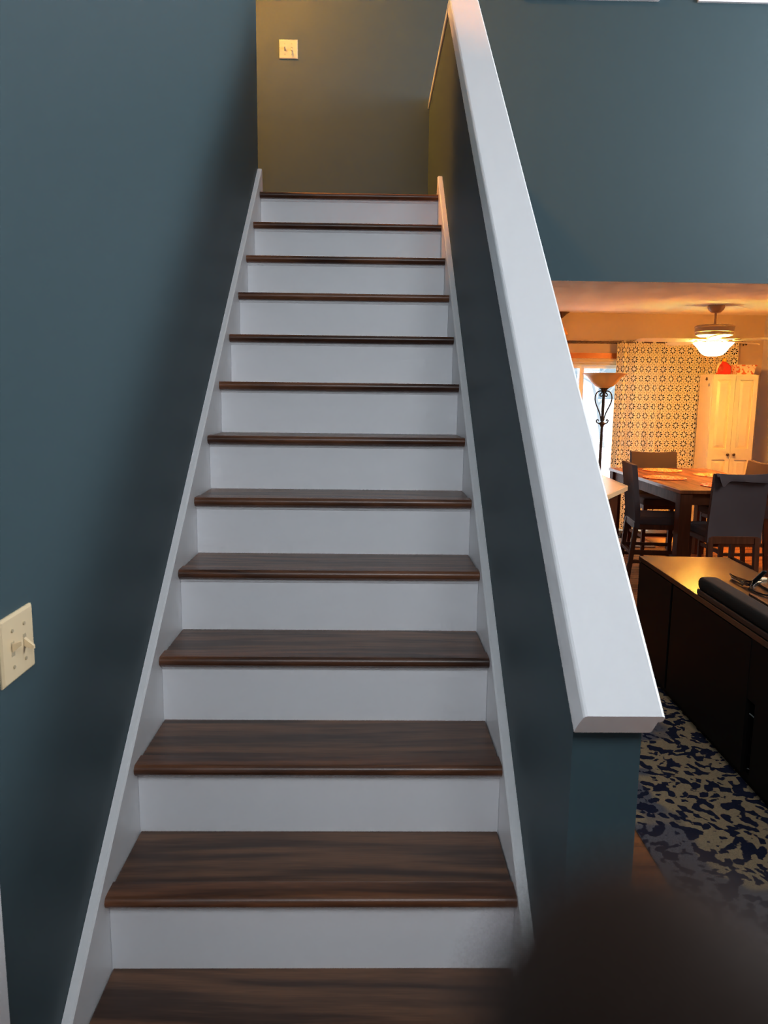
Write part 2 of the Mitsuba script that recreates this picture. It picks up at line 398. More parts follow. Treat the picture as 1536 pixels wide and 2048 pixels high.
for n in range(1, 15):
    yf, zt, yb = step(n)
    back = yb if n > 1 else 2.86
    nw = 0.062
    # tread field
    k = add('tread', bx(-SL + .003, SL - .003, yf + nw, back + .004, zt - TT, zt, .0012), 'mat_walnut', st)
    # bullnose stair nose, slightly proud of the field
    c = np.array([(yf + .0135 + .0135 * math.cos(a), zt + .0015 - .0135 + .0135 * math.sin(a)) for a in np.linspace(math.pi / 2, math.pi * 1.35, 12)])
    prof = [(yf + nw, zt - TT), (yf + nw, zt + .0002), (yf + nw - .002, zt + .0015)] + [tuple(q) for q in c] + [(yf + .010, zt - TT)]
    add('nosing', extr_x(prof, -SL + .0005, SL - .0005), 'mat_walnut_nose', k, smooth=35)
    # riser below this nosing and its little cove strip
    y_r = (step(n + 1)[2] if n < 14 else yf + OV)
    z_l = (step(n + 1)[1] if n < 14 else FZ)
    add('riser', bx(-SL + .001, SL - .001, y_r, y_r + .012, z_l - .01, zt - TT + .001), 'mat_riser', st)
    add('cove_strip', extr_x([(y_r + .001, zt - TT + .001), (y_r - .008, zt - TT + .001), (y_r - .007, zt - TT - .005), (y_r - .003, zt - TT - .012), (y_r + .001, zt - TT - .0125)], -SL + .001, SL - .001), 'mat_riser', st)
def skirt(x0, x1, inner_sign, k, c, y_end):
    yl = -0.42
    top = lambda y: k * y + c
    outer = [(yl, FZ), (yl, top(yl) + .02), (y_end - .02, top(y_end - .02)), (y_end - .008, top(y_end - .02) + .004), (y_end, top(y_end) - .02), (y_end + .012, L2 - .02), (2.75, 2.2), (0.25, FZ)]
    inner = [(a + .0, b - .0045) for a, b in outer]
    P = []
    for x, pts in ((x0, outer), (x1 - inner_sign * .005, outer), (x1, inner)):
        P += [(x, a, b) for a, b in pts]
    return hull(P)
add('skirt_board', skirt(WL + .0008, -SL, 1, .838, .2225, 2.87), 'mat_white_paint', st, label='white skirt board along the left wall')
add('skirt_board', skirt(0.4772, SL, -1, .842, .193, 2.865), 'mat_white_paint', st, label='white skirt board along the half wall')

# ------------------------------------------------------------------ light switches
def switch(label, M):
    """double toggle plate in the xz plane facing -y"""
    s = thing('light_switch', label, 'light switch')
    def put(name, m, material, parent, smooth=False):
        m = tm(m).copy(); m.apply_transform(M); return add(name, m, material, parent, smooth=smooth)
    w, h = .0585, .0565
    p = hull([(x * w, 0, z * h) for x in (-1, 1) for z in (-1, 1)] + [(x * w, -.003, z * h) for x in (-1, 1) for z in (-1, 1)] + [(x * (w - .004), -.0062, z * (h - .004)) for x in (-1, 1) for z in (-1, 1)])
    pl = put('plate', p, 'mat_ivory', s)
    for sx, up in ((-1, 1), (1, -1)):
        x = sx * .0215
        put('slot', bx(x - .0055, x + .0055, -.0068, -.004, -.0125, .0125), 'mat_screw', pl)
        q = hull([(x + a, -.004, b) for a in (-.004, .004) for b in (-.008, .008)] + [(x + a, -.022, up * .011 + b) for a in (-.003, .003) for b in (-.003, .003)])
        put('toggle', q, 'mat_ivory', s)
        for z in (-.031, .031):
            put('screw', move(trimesh.creation.cylinder(.0032, .003, sections=12), x, -.0065, z, rx=90), 'mat_screw', pl)
M1 = np.eye(4); M1[:3, 3] = (-0.424, YB, 3.622)
switch('double switch plate on the landing back wall, lit orange', M1)
M2 = np.array([[0, -1, 0, WL], [1, 0, 0, -0.059], [0, 0, 1, 1.058], [0, 0, 0, 1.0]])
switch('ivory double switch plate on the left wall, cut by the photo edge', M2)

# ------------------------------------------------------------------ unseen hall lamp, placed to light the landing orange
hl = thing('unseen_ceiling_lamp', 'unseen round ceiling lamp in the upstairs hall, lights the landing', 'ceiling lamp')
add('base', lathe([(0, CZ), (.17, CZ), (.17, CZ - .025), (0, CZ - .025)], 32, (-1.0, 3.17, 0)), 'mat_fan_white', hl)
k = add('bowl', lathe([(0, -.10), (.05, -.095), (.085, -.075), (.105, -.04), (.11, -.025), (0, -.025)], 32, (-1.0, 3.17, CZ)), 'mat_white', hl, smooth=40)
scene[k]['emitter'] = {'type': 'area', 'radiance': {'type': 'rgb', 'value': HALL_LIGHT.tolist()}}

# ------------------------------------------------------------------ dining room: sliding door, curtain
labels['door_2'] = {'kind': 'structure', 'label': 'white sliding glass door behind floor lamp and curtain'}
X0, X1, Z1 = 1.55, 3.55, 1.84
add('frame', extr_y(sbox(X0, FZ, X1, Z1).difference(sbox(X0 + .03, FZ + .03, X1 - .03, Z1 - .018)), YD - .005, YD + .13), 'mat_white', 'door_2')
for a, b, y in ((X0 + .03, 2.645, YD + .03), (2.590, X1 - .03, YD + .075)):
    s = add('sash', extr_y(sbox(a, FZ + .03, b, Z1 - .018).difference(sbox(a + .05, FZ + .12, b - .05, Z1 - .05)), y, y + .035), 'mat_white', 'door_2')
    add('pane', bx(a + .05, b - .05, y + .016, y + .019, FZ + .12, Z1 - .05), 'mat_glass', s)
add('handle', rbox(2.60, 2.62, YD - .03, YD + .03, .75, .95, .008), 'mat_white', 'door_2')
# wooden head trim and cream shade
labels['trim_1'] = {'kind': 'structure', 'label': 'wooden head trim over the sliding door'}
add('board', extr_y(sbox(1.45, 1.90, 3.65, 1.962), YD - .022, YD), 'mat_orange_wood', 'trim_1')
add('moulding', extr_y(sbox(1.44, 1.945, 3.66, 1.965), YD - .032, YD - .018), 'mat_orange_wood', 'trim_1')
one('roller_shade', cat(cyl((1.50, YD - .05, 1.875), (3.60, YD - .05, 1.875), .028, 20), bx(1.50, 3.60, YD - .026, YD - .023, 1.838, 1.875), bx(1.50, 3.60, YD - .030, YD - .019, 1.832, 1.842)), 'mat_shade', 'cream rolled-up window shade above the sliding door', 'window shade', smooth=30)
cr = thing('curtain_rod', 'thin bronze double curtain rod above the sliding door', 'curtain rod')
ROD = 2.088
add('pole', cyl((1.35, YD - .13, ROD), (4.41, YD - .13, ROD), .008), 'mat_knob', cr, smooth=30)
add('pole', cyl((1.35, YD - .07, ROD - .012), (4.41, YD - .07, ROD - .012), .006), 'mat_knob', cr, smooth=30)
for x in (1.42, 4.40):
    add('bracket', cat(bx(x - .008, x + .008, YD - .14, YD, ROD - .02, ROD - .006), bx(x - .015, x + .015, YD - .006, YD, ROD - .05, ROD + .03)), 'mat_knob', cr)
ang = np.linspace(0, 4.4 * math.pi, 40)
for x, s in ((4.41, 1), (1.35, -1)):
    add('finial', tube([(x + s * (.012 + .075 * i / 39) , YD - .13 + .008 * math.cos(a) * 0, ROD + .03 * math.sin(a) * (1 - i / 60)) for i, a in enumerate(ang)], .006, 6), 'mat_knob', cr, smooth=True)
# curtain: pleated sheet
NU, NV = 330, 26
u = np.linspace(0, 1, NU)
cx_ = 2.975 + 1.415 * u
ph = 2 * math.pi * (7.5 * u + 0.6 * np.sin(5.0 * u) + .25 * np.sin(17 * u))
amp = 0.030 + 0.016 * np.sin(9 * u + 1) + .010 * np.exp(-((u - .3) / .1) ** 2)
V, UV = [], []
for j in range(NV):
    t = j / (NV - 1)                       # 0 top, 1 bottom
    z = 2.105 - t * 2.215
    a = amp * (0.55 + 0.55 * t)
    yy = YD - .135 + a * np.sin(ph + .25 * t * np.sin(7 * u)) + .008 * np.sin(23 * u + 3 * t)
    xx = cx_ + 0.012 * t * np.sin(ph + 1.3) - .03 * t * (1 - u) * 0.4
    V.append(np.c_[xx, yy, np.full(NU, z) + .004 * np.sin(ph) * t])
y0_ = YD - .135 + amp * np.sin(ph)
s_arc = np.r_[0, np.cumsum(np.hypot(np.diff(cx_), np.diff(y0_)))]
V = np.vstack(V)
UV = np.c_[np.tile(s_arc, NV), V[:, 2]]
Fc = [(j * NU + i, (j + 1) * NU + i, (j + 1) * NU + i + 1, j * NU + i + 1) for j in range(NV - 1) for i in range(NU - 1)]
Fc = np.array(Fc); Fc = np.vstack([Fc[:, [0, 1, 2]], Fc[:, [0, 2, 3]]])
one('curtain', trimesh.Trimesh(V, Fc, process=False), 'mat_curtain', 'long cream curtain with black star pattern hung beside the sliding door', 'curtain', smooth=True, uv=UV)
struct('baseboard_right', bx(XD - .014, XD, YB + .15, YD, FZ, FZ + .115, .004), 'mat_white_paint')
struct('baseboard_far', bx(3.55, XD - .014, YD - .014, YD, FZ, FZ + .115, .004), 'mat_white_paint')

# ------------------------------------------------------------------ ceiling fan
# modelled about its own axis as a 60 inch fan, built as a 54 inch one over the table
FX, FY, FAN_SIZE, FAN_AT = 0.0, 0.0, 0.908, np.array([3.416, 6.135, 0.1367])
_a0 = add
def add(name, mesh, m, parent=None, **kw):
    mesh = tm(mesh).copy(); mesh.vertices = mesh.vertices * FAN_SIZE + FAN_AT
    return _a0(name, mesh, m, parent, **kw)
fan = thing('ceiling_fan', 'white ceiling fan with lit glass bowl hanging over dining table', 'ceiling fan')
add('canopy', lathe([(0, DZ), (.085, DZ), (.087, DZ - .012), (.075, DZ - .045), (.05, DZ - .07), (.03, DZ - .074), (0, DZ - .074)], 32, (FX, FY, 0)), 'mat_fan_white', fan, smooth=35)
add('downrod', cyl((FX, FY, 2.20), (FX, FY, DZ - .07), .0125), 'mat_fan_white', fan, smooth=30)
add('motor_housing', lathe([(0, 2.232), (.04, 2.232), (.17, 2.222), (.198, 2.212), (.200, 2.20), (.196, 2.197), (.196, 2.152), (.19, 2.148), (.185, 2.118), (.15, 2.105), (0, 2.105)], 48, (FX, FY, 0)), 'mat_fan_white', fan, smooth=35)
add('switch_cup', lathe([(0, 2.106), (.075, 2.106), (.075, 2.045), (.10, 2.040), (.10, 2.030), (0, 2.030)], 32, (FX, FY, 0)), 'mat_fan_white', fan, smooth=35)
for i in range(5):
    a = math.radians(176 + 72 * i)
    iron = cat(bx(.06, .20, -.012, .012, 2.072, 2.079, .002), hull([(.17, y, z) for y in (-.03, .03) for z in (2.072, 2.077)] + [(.27, y, z) for y in (-.045, .045) for z in (2.070, 2.075)]))
    ir = [(.20, -.045), (.30, -.062), (.60, -.068), (.76, -.060), (.80, -.035), (.81, 0), (.80, .035), (.76, .060), (.60, .068), (.30, .062), (.20, .045)]
    bl = extr_z(ir, -.003, .003); bl = move(bl, 0, 0, 2.066, rx=13)
    b = add('blade', move(bl, FX, FY, 0, rz=math.degrees(a)), 'mat_blade', fan)
    add('blade_iron', move(iron, FX, FY, 0, rz=math.degrees(a)), 'mat_fan_white', b)
bowl = add('light_bowl', lathe([(0, 1.902), (.05, 1.903), (.09, 1.912), (.125, 1.940), (.155, 1.985), (.185, 2.018), (.203, 2.036), (.203, 2.040), (.10, 2.041), (0, 2.041)], 40, (FX, FY, 0)), 'mat_white', fan, smooth=50, label='glowing white glass light bowl')
scene[bowl]['emitter'] = {'type': 'area', 'radiance': {'type': 'rgb', 'value': FAN_LIGHT.tolist()}}
add = _a0
# canopy of a second ceiling light at the left
pend = thing('pendant_lamp', 'bronze ceiling canopy of a pendant at the edge of the stair cap', 'pendant lamp')
PX, PY = 2.30, 7.68
PZ = dz(PY) + .003
add('canopy', lathe([(0, PZ), (.098, PZ), (.100, PZ - .008), (.068, PZ - .028), (.04, PZ - .055), (.02, PZ - .075), (0, PZ - .075)], 28, (PX, PY, 0)), 'mat_knob', pend, smooth=35)
add('rod', cyl((PX, PY, PZ - .06), (PX, PY, 2.245), .006), 'mat_knob', pend)
add('shade', lathe([(0, 2.25), (.03, 2.248), (.05, 2.235), (.085, 2.19), (.095, 2.16), (.090, 2.16), (.08, 2.187), (.047, 2.229), (.0, 2.238)], 28, (PX, PY, 0)), 'mat_amber', pend, smooth=35)

# ------------------------------------------------------------------ torchiere
tl = thing('floor_lamp', 'black iron torchiere floor lamp with amber bowl shade', 'floor lamp')
LX, LY = 2.318, 5.93
add('shade', lathe([(.045, 1.545), (.085, 1.565), (.12, 1.60), (.155, 1.645), (.185, 1.668), (.208, 1.678), (.206, 1.682), (.18, 1.674), (.15, 1.652), (.115, 1.608), (.08, 1.573), (.04, 1.555), (.0, 1.553)], 48, (LX, LY, 0)), 'mat_amber', tl, smooth=40, label='amber glass bowl shade')
add('cup', lathe([(0, 1.553), (.048, 1.553), (.046, 1.545), (.030, 1.53), (.018, 1.515), (0, 1.515)], 28, (LX, LY, 0)), 'mat_iron', tl, smooth=35)
add('pole', lathe([(0, 1.52), (.013, 1.52), (.013, 1.22), (.011, 1.22), (.013, .95), (.015, FZ + .03), (0, FZ + .03)], 20, (LX, LY, 0)), 'mat_iron', tl, smooth=30)
add('collar', lathe([(0, 1.225), (.018, 1.225), (.030, 1.213), (.030, 1.208), (.018, 1.195), (.013, 1.18), (0, 1.18)], 24, (LX, LY, 0)), 'mat_iron', tl, smooth=30)
for s in (-1, 1):
    up_ = spline([(LX + s * x, LY, z) for x, z in ((.014, 1.475), (.028, 1.468), (.035, 1.485), (.020, 1.50), (.018, 1.512), (.045, 1.515), (.072, 1.49), (.080, 1.445), (.062, 1.38), (.030, 1.31), (.016, 1.26), (.014, 1.235))], 60)
    add('scroll', tube(up_, .0055, 7), 'mat_iron', tl, smooth=True)
    lo = spline([(LX + s * x, LY, z) for x, z in ((.014, 1.215), (.035, 1.213), (.052, 1.226), (.053, 1.245), (.042, 1.247), (.040, 1.236))], 30)
    add('scroll', tube(lo, .005, 7), 'mat_iron', tl, smooth=True)
add('base', lathe([(0, FZ + .045), (.03, FZ + .045), (.06, FZ + .03), (.14, FZ + .018), (.15, FZ), (0, FZ)], 36, (LX, LY, 0)), 'mat_iron', tl, smooth=35)

# ------------------------------------------------------------------ dining table, mats, chairs
TX0, TX1, TY0, TY1, TZ = 2.65, 3.70, 4.81, 6.70, 0.72
tb = thing('dining_table', 'dark brown counter-height wooden dining table under the fan', 'table')
add('top', bx(TX0, TX1, TY0, TY1, TZ - .03, TZ, .003), 'mat_table_top', tb)
add('apron', cat(bx(TX0 + .035, TX1 - .035, TY0 + .035, TY0 + .057, TZ - .125, TZ - .03), bx(TX0 + .035, TX1 - .035, TY1 - .057, TY1 - .035, TZ - .125, TZ - .03),
                 bx(TX0 + .035, TX0 + .057, TY0 + .035, TY1 - .035, TZ - .125, TZ - .03), bx(TX1 - .057, TX1 - .035, TY0 + .035, TY1 - .035, TZ - .125, TZ - .03)), 'mat_dark_wood', tb)
for x in (TX0 + .012, TX1 - .112):
    for y in (TY0 + .012, TY1 - .112):
        add('leg', bx(x, x + .10, y, y + .10, FZ, TZ - .03, .004), 'mat_dark_wood', tb)
for (x, y), lab in (((3.115, 6.42), 'farthest round woven orange placemat on table, before the brown-lit chair'), ((2.87, 5.72), 'round woven orange placemat on table nearest the left chair'),
                    ((3.47, 6.0), 'round woven orange placemat half hidden behind near chair, farther one'), ((3.16, 5.12), 'round woven orange placemat mostly hidden behind near chair, nearer one')):
    pts = lathe([(0, .0005), (.19, .0005), (.197, .003), (.195, .007), (.185, .008), (0, .007)], 40, (x, y, TZ))
    one('placemat', pts, 'mat_placemat', lab, 'placemat', 'woven placemats on dining table')

def chair(label, x, y, rz, w=.43, flap=False, top=.89):
    c = thing('dining_chair', label, 'chair', 'slipcovered chairs around the table')
    P = lambda m: move(m, x, y, FZ, rz=rz)
    h = w / 2; T0 = top - FZ; S = 0.62; d = .44      # seat height above floor, depth; back outer face at y = 0, seat towards +y
    # legs
    for sx in (-1, 1):
        add('leg', P(hull([(sx * (h - .03) + a, .022 + b, z_) for a in (-.02, .02) for b in (-.02, .02) for z_ in (S - .06,)] + [(sx * (h - .03) + a, -.03 + b, 0) for a in (-.017, .017) for b in (-.017, .017)])), 'mat_dark_wood', c)
        add('leg', P(hull([(sx * (h - .03) + a, d - .03 + b, z_) for a in (-.02, .02) for b in (-.02, .02) for z_ in (S - .06,)] + [(sx * (h - .03) + a, d - .025 + b, 0) for a in (-.016, .016) for b in (-.016, .016)])), 'mat_dark_wood', c)
        for zz in (.20, .29):
            add('stretcher', P(bx(sx * (h - .03) - .009, sx * (h - .03) + .009, -.012, d - .03, zz, zz + .028)), 'mat_dark_wood', c)
    add('stretcher', P(bx(-h + .03, h - .03, -.018, .004, .335 - .06, .305)), 'mat_dark_wood', c)
    add('stretcher', P(bx(-h + .03, h - .03, d - .04, d - .016, .215, .25)), 'mat_dark_wood', c)
    add('seat_frame', P(bx(-h + .012, h - .012, .006, d - .012, S - .115, S - .05, .004)), 'mat_dark_wood', c)
    add('seat', P(rbox(-h + .002, h - .002, .03, d + .012, S - .075, S, .022)), 'mat_slipcover', c, smooth=40)
    # slipcovered back: curved slab, dished top edge, hanging to below the seat
    nu, nv = 15, 13
    B = T0 - (.560 if w < .46 else .50)
    fr_, bk_ = [], []
    for j in range(nv):
        for i in range(nu):
            s = 2 * i / (nu - 1) - 1; t = j / (nv - 1)
            zt_ = T0 - .012 * (1 - s * s) - .006 * (abs(s) > .93)
            z = B + (zt_ - B) * t
            curve = -.018 * (1 - s * s)
            lean = -.055 * max(0, (z - S) / (T0 - S)) ** 1.2
            xx = h * s * (1.0 - .0 * t)
            bk_.append((xx, curve * -1 + lean - .003 * math.sin(9 * t + 4 * s) * (1 - t), z)); fr_.append((xx * .985, curve * -1 + lean + .046, z - .004))
    nn = nu * nv; Fq = []
    g = lambda i, j, o: o + j * nu + i
    for j in range(nv - 1):
        for i in range(nu - 1):
            Fq += [(g(i, j, 0), g(i + 1, j, 0), g(i + 1, j + 1, 0), g(i, j + 1, 0)), (g(i, j, nn), g(i, j + 1, nn), g(i + 1, j + 1, nn), g(i + 1, j, nn))]
    for i in range(nu - 1):
        Fq += [(g(i, nv - 1, 0), g(i + 1, nv - 1, 0), g(i + 1, nv - 1, nn), g(i, nv - 1, nn)), (g(i, 0, 0), g(i, 0, nn), g(i + 1, 0, nn), g(i + 1, 0, 0))]
    for j in range(nv - 1):
        Fq += [(g(0, j, 0), g(0, j + 1, 0), g(0, j + 1, nn), g(0, j, nn)), (g(nu - 1, j, 0), g(nu - 1, j, nn), g(nu - 1, j + 1, nn), g(nu - 1, j + 1, 0))]
    bm = meshkit.arrays((np.array(bk_ + fr_), np.array(Fq)))
    sc_ = add('slipcover', P(trimesh.Trimesh(bm[0], bm[1], process=False)), 'mat_slipcover', c, smooth=40)
    if flap:   # the loose fold along the top of the near chair's cover
        nu = 25; top_, bot_ = [], []
        for i in range(nu):
            s = 2 * i / (nu - 1) - 1
            drop = .052 + .05 * math.exp(-((s + .72) / .16) ** 2) - .02 * math.exp(-((s + .93) / .1) ** 2) * 2.0 + .022 * max(0, s - .1) ** 1
            zt_ = T0 - .012 * (1 - s * s)
            yb_ = .018 * (1 - s * s) - .055
            top_.append((h * s * .99, yb_ - .002, zt_ + .001)); bot_.append((h * s * .97, yb_ - .020 - .006 * math.sin(5 * s), zt_ - max(drop, .012)))
        bk = [(a, b + .018, c_ + .004) for a, b, c_ in bot_]
        V_ = np.array(top_ + bot_ + bk)
        q = []
        for i in range(nu - 1):
            q += [(i, i + 1, nu + i + 1, nu + i), (nu + i, nu + i + 1, 2 * nu + i + 1, 2 * nu + i)]
        add('fold', P(trimesh.Trimesh(*meshkit.arrays((V_, np.array(q)))[:2], process=False)), 'mat_slipcover', sc_, smooth=True)
    return c
chair('chair in grey-brown slipcover with folded top, back turned to the camera', 3.025, 4.60, 0, .435, True)
chair('chair in grey-brown slipcover at the left side of the table, seen edge-on', 2.47, 5.45, -90 - 7, .43)
chair('chair at the far end of the table, cover lit brown before the curtain', 3.19, 6.86, 180, .50, top=.885)
chair('chair at the right side of the table in front of the cream cabinet', 3.80, 5.80, 90, .50, top=.875)

# ------------------------------------------------------------------ pantry cabinet
cb = thing('pantry_cabinet', 'tall cream two-door pantry cabinet against the dining wall', 'cabinet')
CX0, CX1, CYF, CZT = 3.905, 4.415, 7.20, 1.722
add('body', bx(CX0, CX1, CYF, CYF + .32, FZ, CZT, .003), 'mat_cream_wood', cb)
add('base', bx(CX0 + .005, CX1 - .005, CYF - .005, CYF, FZ, FZ + .07), 'mat_cream_wood', cb)
mid = (CX0 + CX1) / 2
for a, b, kx in ((CX0 + .004, mid - .002, mid - .035), (mid + .002, CX1 - .004, mid + .035)):
    zs = [(FZ + .08, CZT - .004)]
    pan = [(.90, CZT - .06), (FZ + .14, .775)]
    fr = sbox(a, FZ + .08, b, CZT - .004)
    for z0, z1 in pan: fr = fr.difference(sbox(a + .05, z0, b - .05, z1))
    d_ = add('door', extr_y(fr, CYF - .024, CYF - .001), 'mat_cream_wood', cb)
    for z0, z1 in pan:
        o = [(a + .05, z0), (b - .05, z0), (b - .05, z1), (a + .05, z1)]; n_ = [(a + .085, z0 + .035), (b - .085, z0 + .035), (b - .085, z1 - .035), (a + .085, z1 - .035)]
        add('raised_panel', hull([(x, CYF - .001, z) for x, z in o] + [(x, CYF - .004, z) for x, z in o] + [(x, CYF - .021, z) for x, z in n_]), 'mat_cream_wood', d_)
    add('knob', move(lathe([(0, 0), (.006, 0), (.006, .012), (.015, .018), (.016, .026), (.010, .032), (0, .033)], 20), kx, CYF - .024, .835, rx=90), 'mat_knob', d_, smooth=40)
for yy, zz, m, lab in ((7.33, 1.672, 'mat_knob', 'dark round magnet on cabinet side, upper of two'), (7.26, 1.605, 'mat_silver', 'grey round magnet on cabinet side, lower of two')):
    one('magnet', move(trimesh.creation.cylinder(.018, .008, sections=20), CX0 - .004, yy, zz, ry=90), m, lab, 'magnet', smooth=30)
# detergent jug and basket on top
jx, jy = 4.085, 7.34
jg = thing('jug', 'red plastic jug with yellow cap on top of the pantry cabinet', 'jug')
body = manifold3d.Manifold.batch_hull([manifold3d.Manifold.sphere(r, 16).translate([jx + dx, jy + dy, z]) for dx, dy, z, r in ((-.055, -.03, CZT + .016, .015), (.055, -.03, CZT + .016, .015), (-.055, .03, CZT + .016, .015), (.055, .03, CZT + .016, .015), (.05, -.03, CZT + .085, .02), (.05, .03, CZT + .085, .02), (-.0, .0, CZT + .125, .03), (-.05, 0, CZT + .06, .02))])
hole = manifold3d.Manifold.cylinder(.2, .022, .022, 24, True).rotate([90, 0, 0]).scale([.8, 1, 1.5]).translate([jx - .036, jy, CZT + .066])
add('body', body - hole, 'mat_red', jg, smooth=35)
add('cap', lathe([(0, .19), (.018, .19), (.022, .185), (.024, .15), (0, .15)], 20, (jx + .005, jy, CZT - .01)), 'mat_yellow', jg, smooth=35)
add('handle', tube(spline([(jx - .01, jy, CZT + .125), (jx - .05, jy, CZT + .115), (jx - .066, jy, CZT + .075), (jx - .06, jy, CZT + .02)], 20), .012, 8), 'mat_cream_wood', jg, smooth=True)
bk = thing('basket', 'small woven cream and orange basket on top of the pantry cabinet', 'basket')
add('body', hull([(4.195, 7.24, CZT), (4.385, 7.24, CZT), (4.195, 7.42, CZT), (4.385, 7.42, CZT), (4.182, 7.22, CZT + .095), (4.40, 7.22, CZT + .095), (4.182, 7.44, CZT + .095), (4.40, 7.44, CZT + .095)]), 'mat_basket', bk)
add('rim', bx(4.176, 4.406, 7.214, 7.446, CZT + .093, CZT + .108, .004), 'mat_basket', bk)
# picture at the right edge
pf = thing('picture_frame', 'dark framed picture on the right dining wall at photo edge', 'picture frame')
add('frame', bx(XD - .025, XD, 6.55, 7.40, .72, 1.10, .004), 'mat_black', pf)
add('print', bx(XD - .027, XD - .024, 6.60, 7.35, .77, 1.05), 'mat_espresso', pf)

# ------------------------------------------------------------------ kitchen peninsula
pn = thing('kitchen_peninsula', 'kitchen peninsula with cream counter over dark wood base', 'kitchen counter')
cp = [(1.10, 4.45), (1.93, 4.45), (2.318, 5.10), (2.36, 5.99), (1.10, 5.99)]
ctop = Polygon(cp).buffer(.0)
add('countertop', cat(extr_z(ctop.buffer(-.004), .676, .72), extr_z(ctop, .680, .716)), 'mat_counter', pn)
add('base', extr_z(Polygon(cp).buffer(-.075, join_style=2), FZ, .680), 'mat_dark_wood', pn)

# ------------------------------------------------------------------ floor mats by the sliding door
one('door_mat', bx(2.78, 3.30, 6.93, 7.42, FZ, FZ + .012, .004), 'mat_mat_grey', 'grey mat on the floor under the chairs by the sliding door', 'floor mat')
one('door_mat', bx(3.36, 3.86, 7.0, 7.44, FZ, FZ + .012, .004), 'mat_mat_tan', 'tan mat on the floor beyond the table, in front of the curtain', 'floor mat')
one('boot_tray', cat(bx(3.06, 3.36, 7.44, 7.62, FZ, FZ + .02, .004), bx(3.08, 3.34, 7.46, 7.60, FZ + .018, FZ + .07, .01)), 'mat_black', 'small black low bin on the floor below the curtain edge', 'bin')

# ------------------------------------------------------------------ media console, soundbar, cables
tc = thing('media_console', 'long dark espresso media console standing on the rug', 'media console')
ANG = math.degrees(math.atan2(-.05, 1.643)) * 1.0        # turned a little from the stair direction
def con(x, y, z): return (x, y, z)
def CP(m): return move(m, 1.788, 3.279, 0, rz=-ANG * -1 if False else -1.74)
LEN, DEP, TOPZ = 2.35, .545, .50
# local: x from front (0) to back (DEP), y from 0 (far end) to -LEN
add('top', CP(bx(0, DEP, -LEN, 0, TOPZ - .028, TOPZ, .002)), 'mat_espresso', tc)
B0, B1 = -1.50, -1.60
add('body', CP(cat(bx(.020, DEP - .005, B0, -.006, FZ + .05, TOPZ - .028), bx(.020, DEP - .005, -LEN + .006, B1, FZ + .05, TOPZ - .028), bx(.40, DEP - .005, B1, B0, FZ + .05, TOPZ - .028),
                  bx(.004, .40, B1, B0, .205, TOPZ - .028), bx(.03, .40, B1, B0, .018, .030), bx(.03, .40, B1, B0, -.056, -.044), bx(.02, .40, B1, B0, FZ + .05, FZ + .062))), 'mat_espresso_dull', tc)
add('plinth', CP(bx(.03, DEP - .03, -LEN + .02, -.02, FZ + .0095, FZ + .05)), 'mat_espresso_dull', tc)
for a, b in ((-.560, -.010), (-1.503, -.588), (-LEN + .01, -1.582)):
    add('door', CP(bx(.002, .020, a, b, FZ + .055, TOPZ - .034, .0015)), 'mat_espresso_dull', tc)
sbx = thing('soundbar', 'long black cloth soundbar lying on the console edge', 'soundbar')
def SP(m): return move(m, 1.788, 3.279, 0, rz=-1.74)
add('body', SP(rbox(.005, .108, -2.05, -.885, TOPZ + .026, TOPZ + .092, .024)), 'mat_black_cloth', sbx, smooth=40)
add('foot', SP(rbox(.004, .095, -2.04, -.892, TOPZ, TOPZ + .030, .008)), 'mat_black', sbx, smooth=40)
media = thing('media_player', 'black box with pale front strip in the open bay of the console', 'media player')
add('body', CP(bx(.05, .32, -1.594, -1.506, .0305, .070, .003)), 'mat_black', media)
add('label', CP(bx(.0475, .0515, -1.585, -1.525, .050, .064)), 'mat_silver', media)
one('plug', CP(rbox(.035, .075, -1.575, -1.535, -.0435, -.020, .004)), 'mat_ivory', 'pale plug on the lower shelf of the console bay', 'plug', smooth=40)
for (p, q), lab in ((((.02, -1.506, .135), (.03, -1.59, .100)), 'thin grey cable hanging at the top of the console bay'), (((.03, -1.51, -.115), (.035, -1.575, -.1255)), 'thin grey cable on the floor of the console bay')):
    one('cable', CP(tube(spline([p, ((p[0] + q[0]) / 2 + .01, (p[1] + q[1]) / 2 + .008, (p[2] + q[2]) / 2 + .004), q], 8), .0032, 6)), 'mat_silver', lab, 'cable', smooth=True)
one('cable', CP(tube(spline([(.10, B0 - .004, .19), (.13, -1.54, .17), (.16, -1.57, .12), (.2, -1.585, .085)], 20), .004, 6)), 'mat_red', 'red cable at the back of the console bay', 'cable', smooth=True)
# tangle of black cable with two pale plugs
ct = thing('cable_tangle', 'tangled coil of black cable on the console behind the soundbar', 'cable')
for kk in range(3):
    a = np.linspace(0, 2 * math.pi * 1.6, 80)
    L_, W_ = .085 + .016 * kk, .014 + .004 * kk
    pts = np.c_[2.088 + .003 * kk + W_ * np.sin(a) + .010 * np.cos(a + kk), 2.625 - .012 * kk + L_ * np.cos(a), TOPZ + .006 + .006 * kk + .003 * np.sin(3 * a + kk) + .0009 * a]
    add('loop', tube(pts, .0024, 6), 'mat_black_gloss', ct, smooth=True)
for kk in range(3):
    pts = spline([(2.08 + .01 * kk, 2.55, TOPZ + .024), (2.11 + .008 * kk, 2.51 - .02 * kk, TOPZ + .034), (2.075 + .01 * kk, 2.46, TOPZ + .018), (2.085 + .012 * kk, 2.38 - .03 * kk, TOPZ + .008), (2.065 + .012 * kk, 2.20 - .05 * kk, TOPZ + .0035)], 40)
    add('strand', tube(pts, .0026, 6), 'mat_black_gloss', ct, smooth=True)
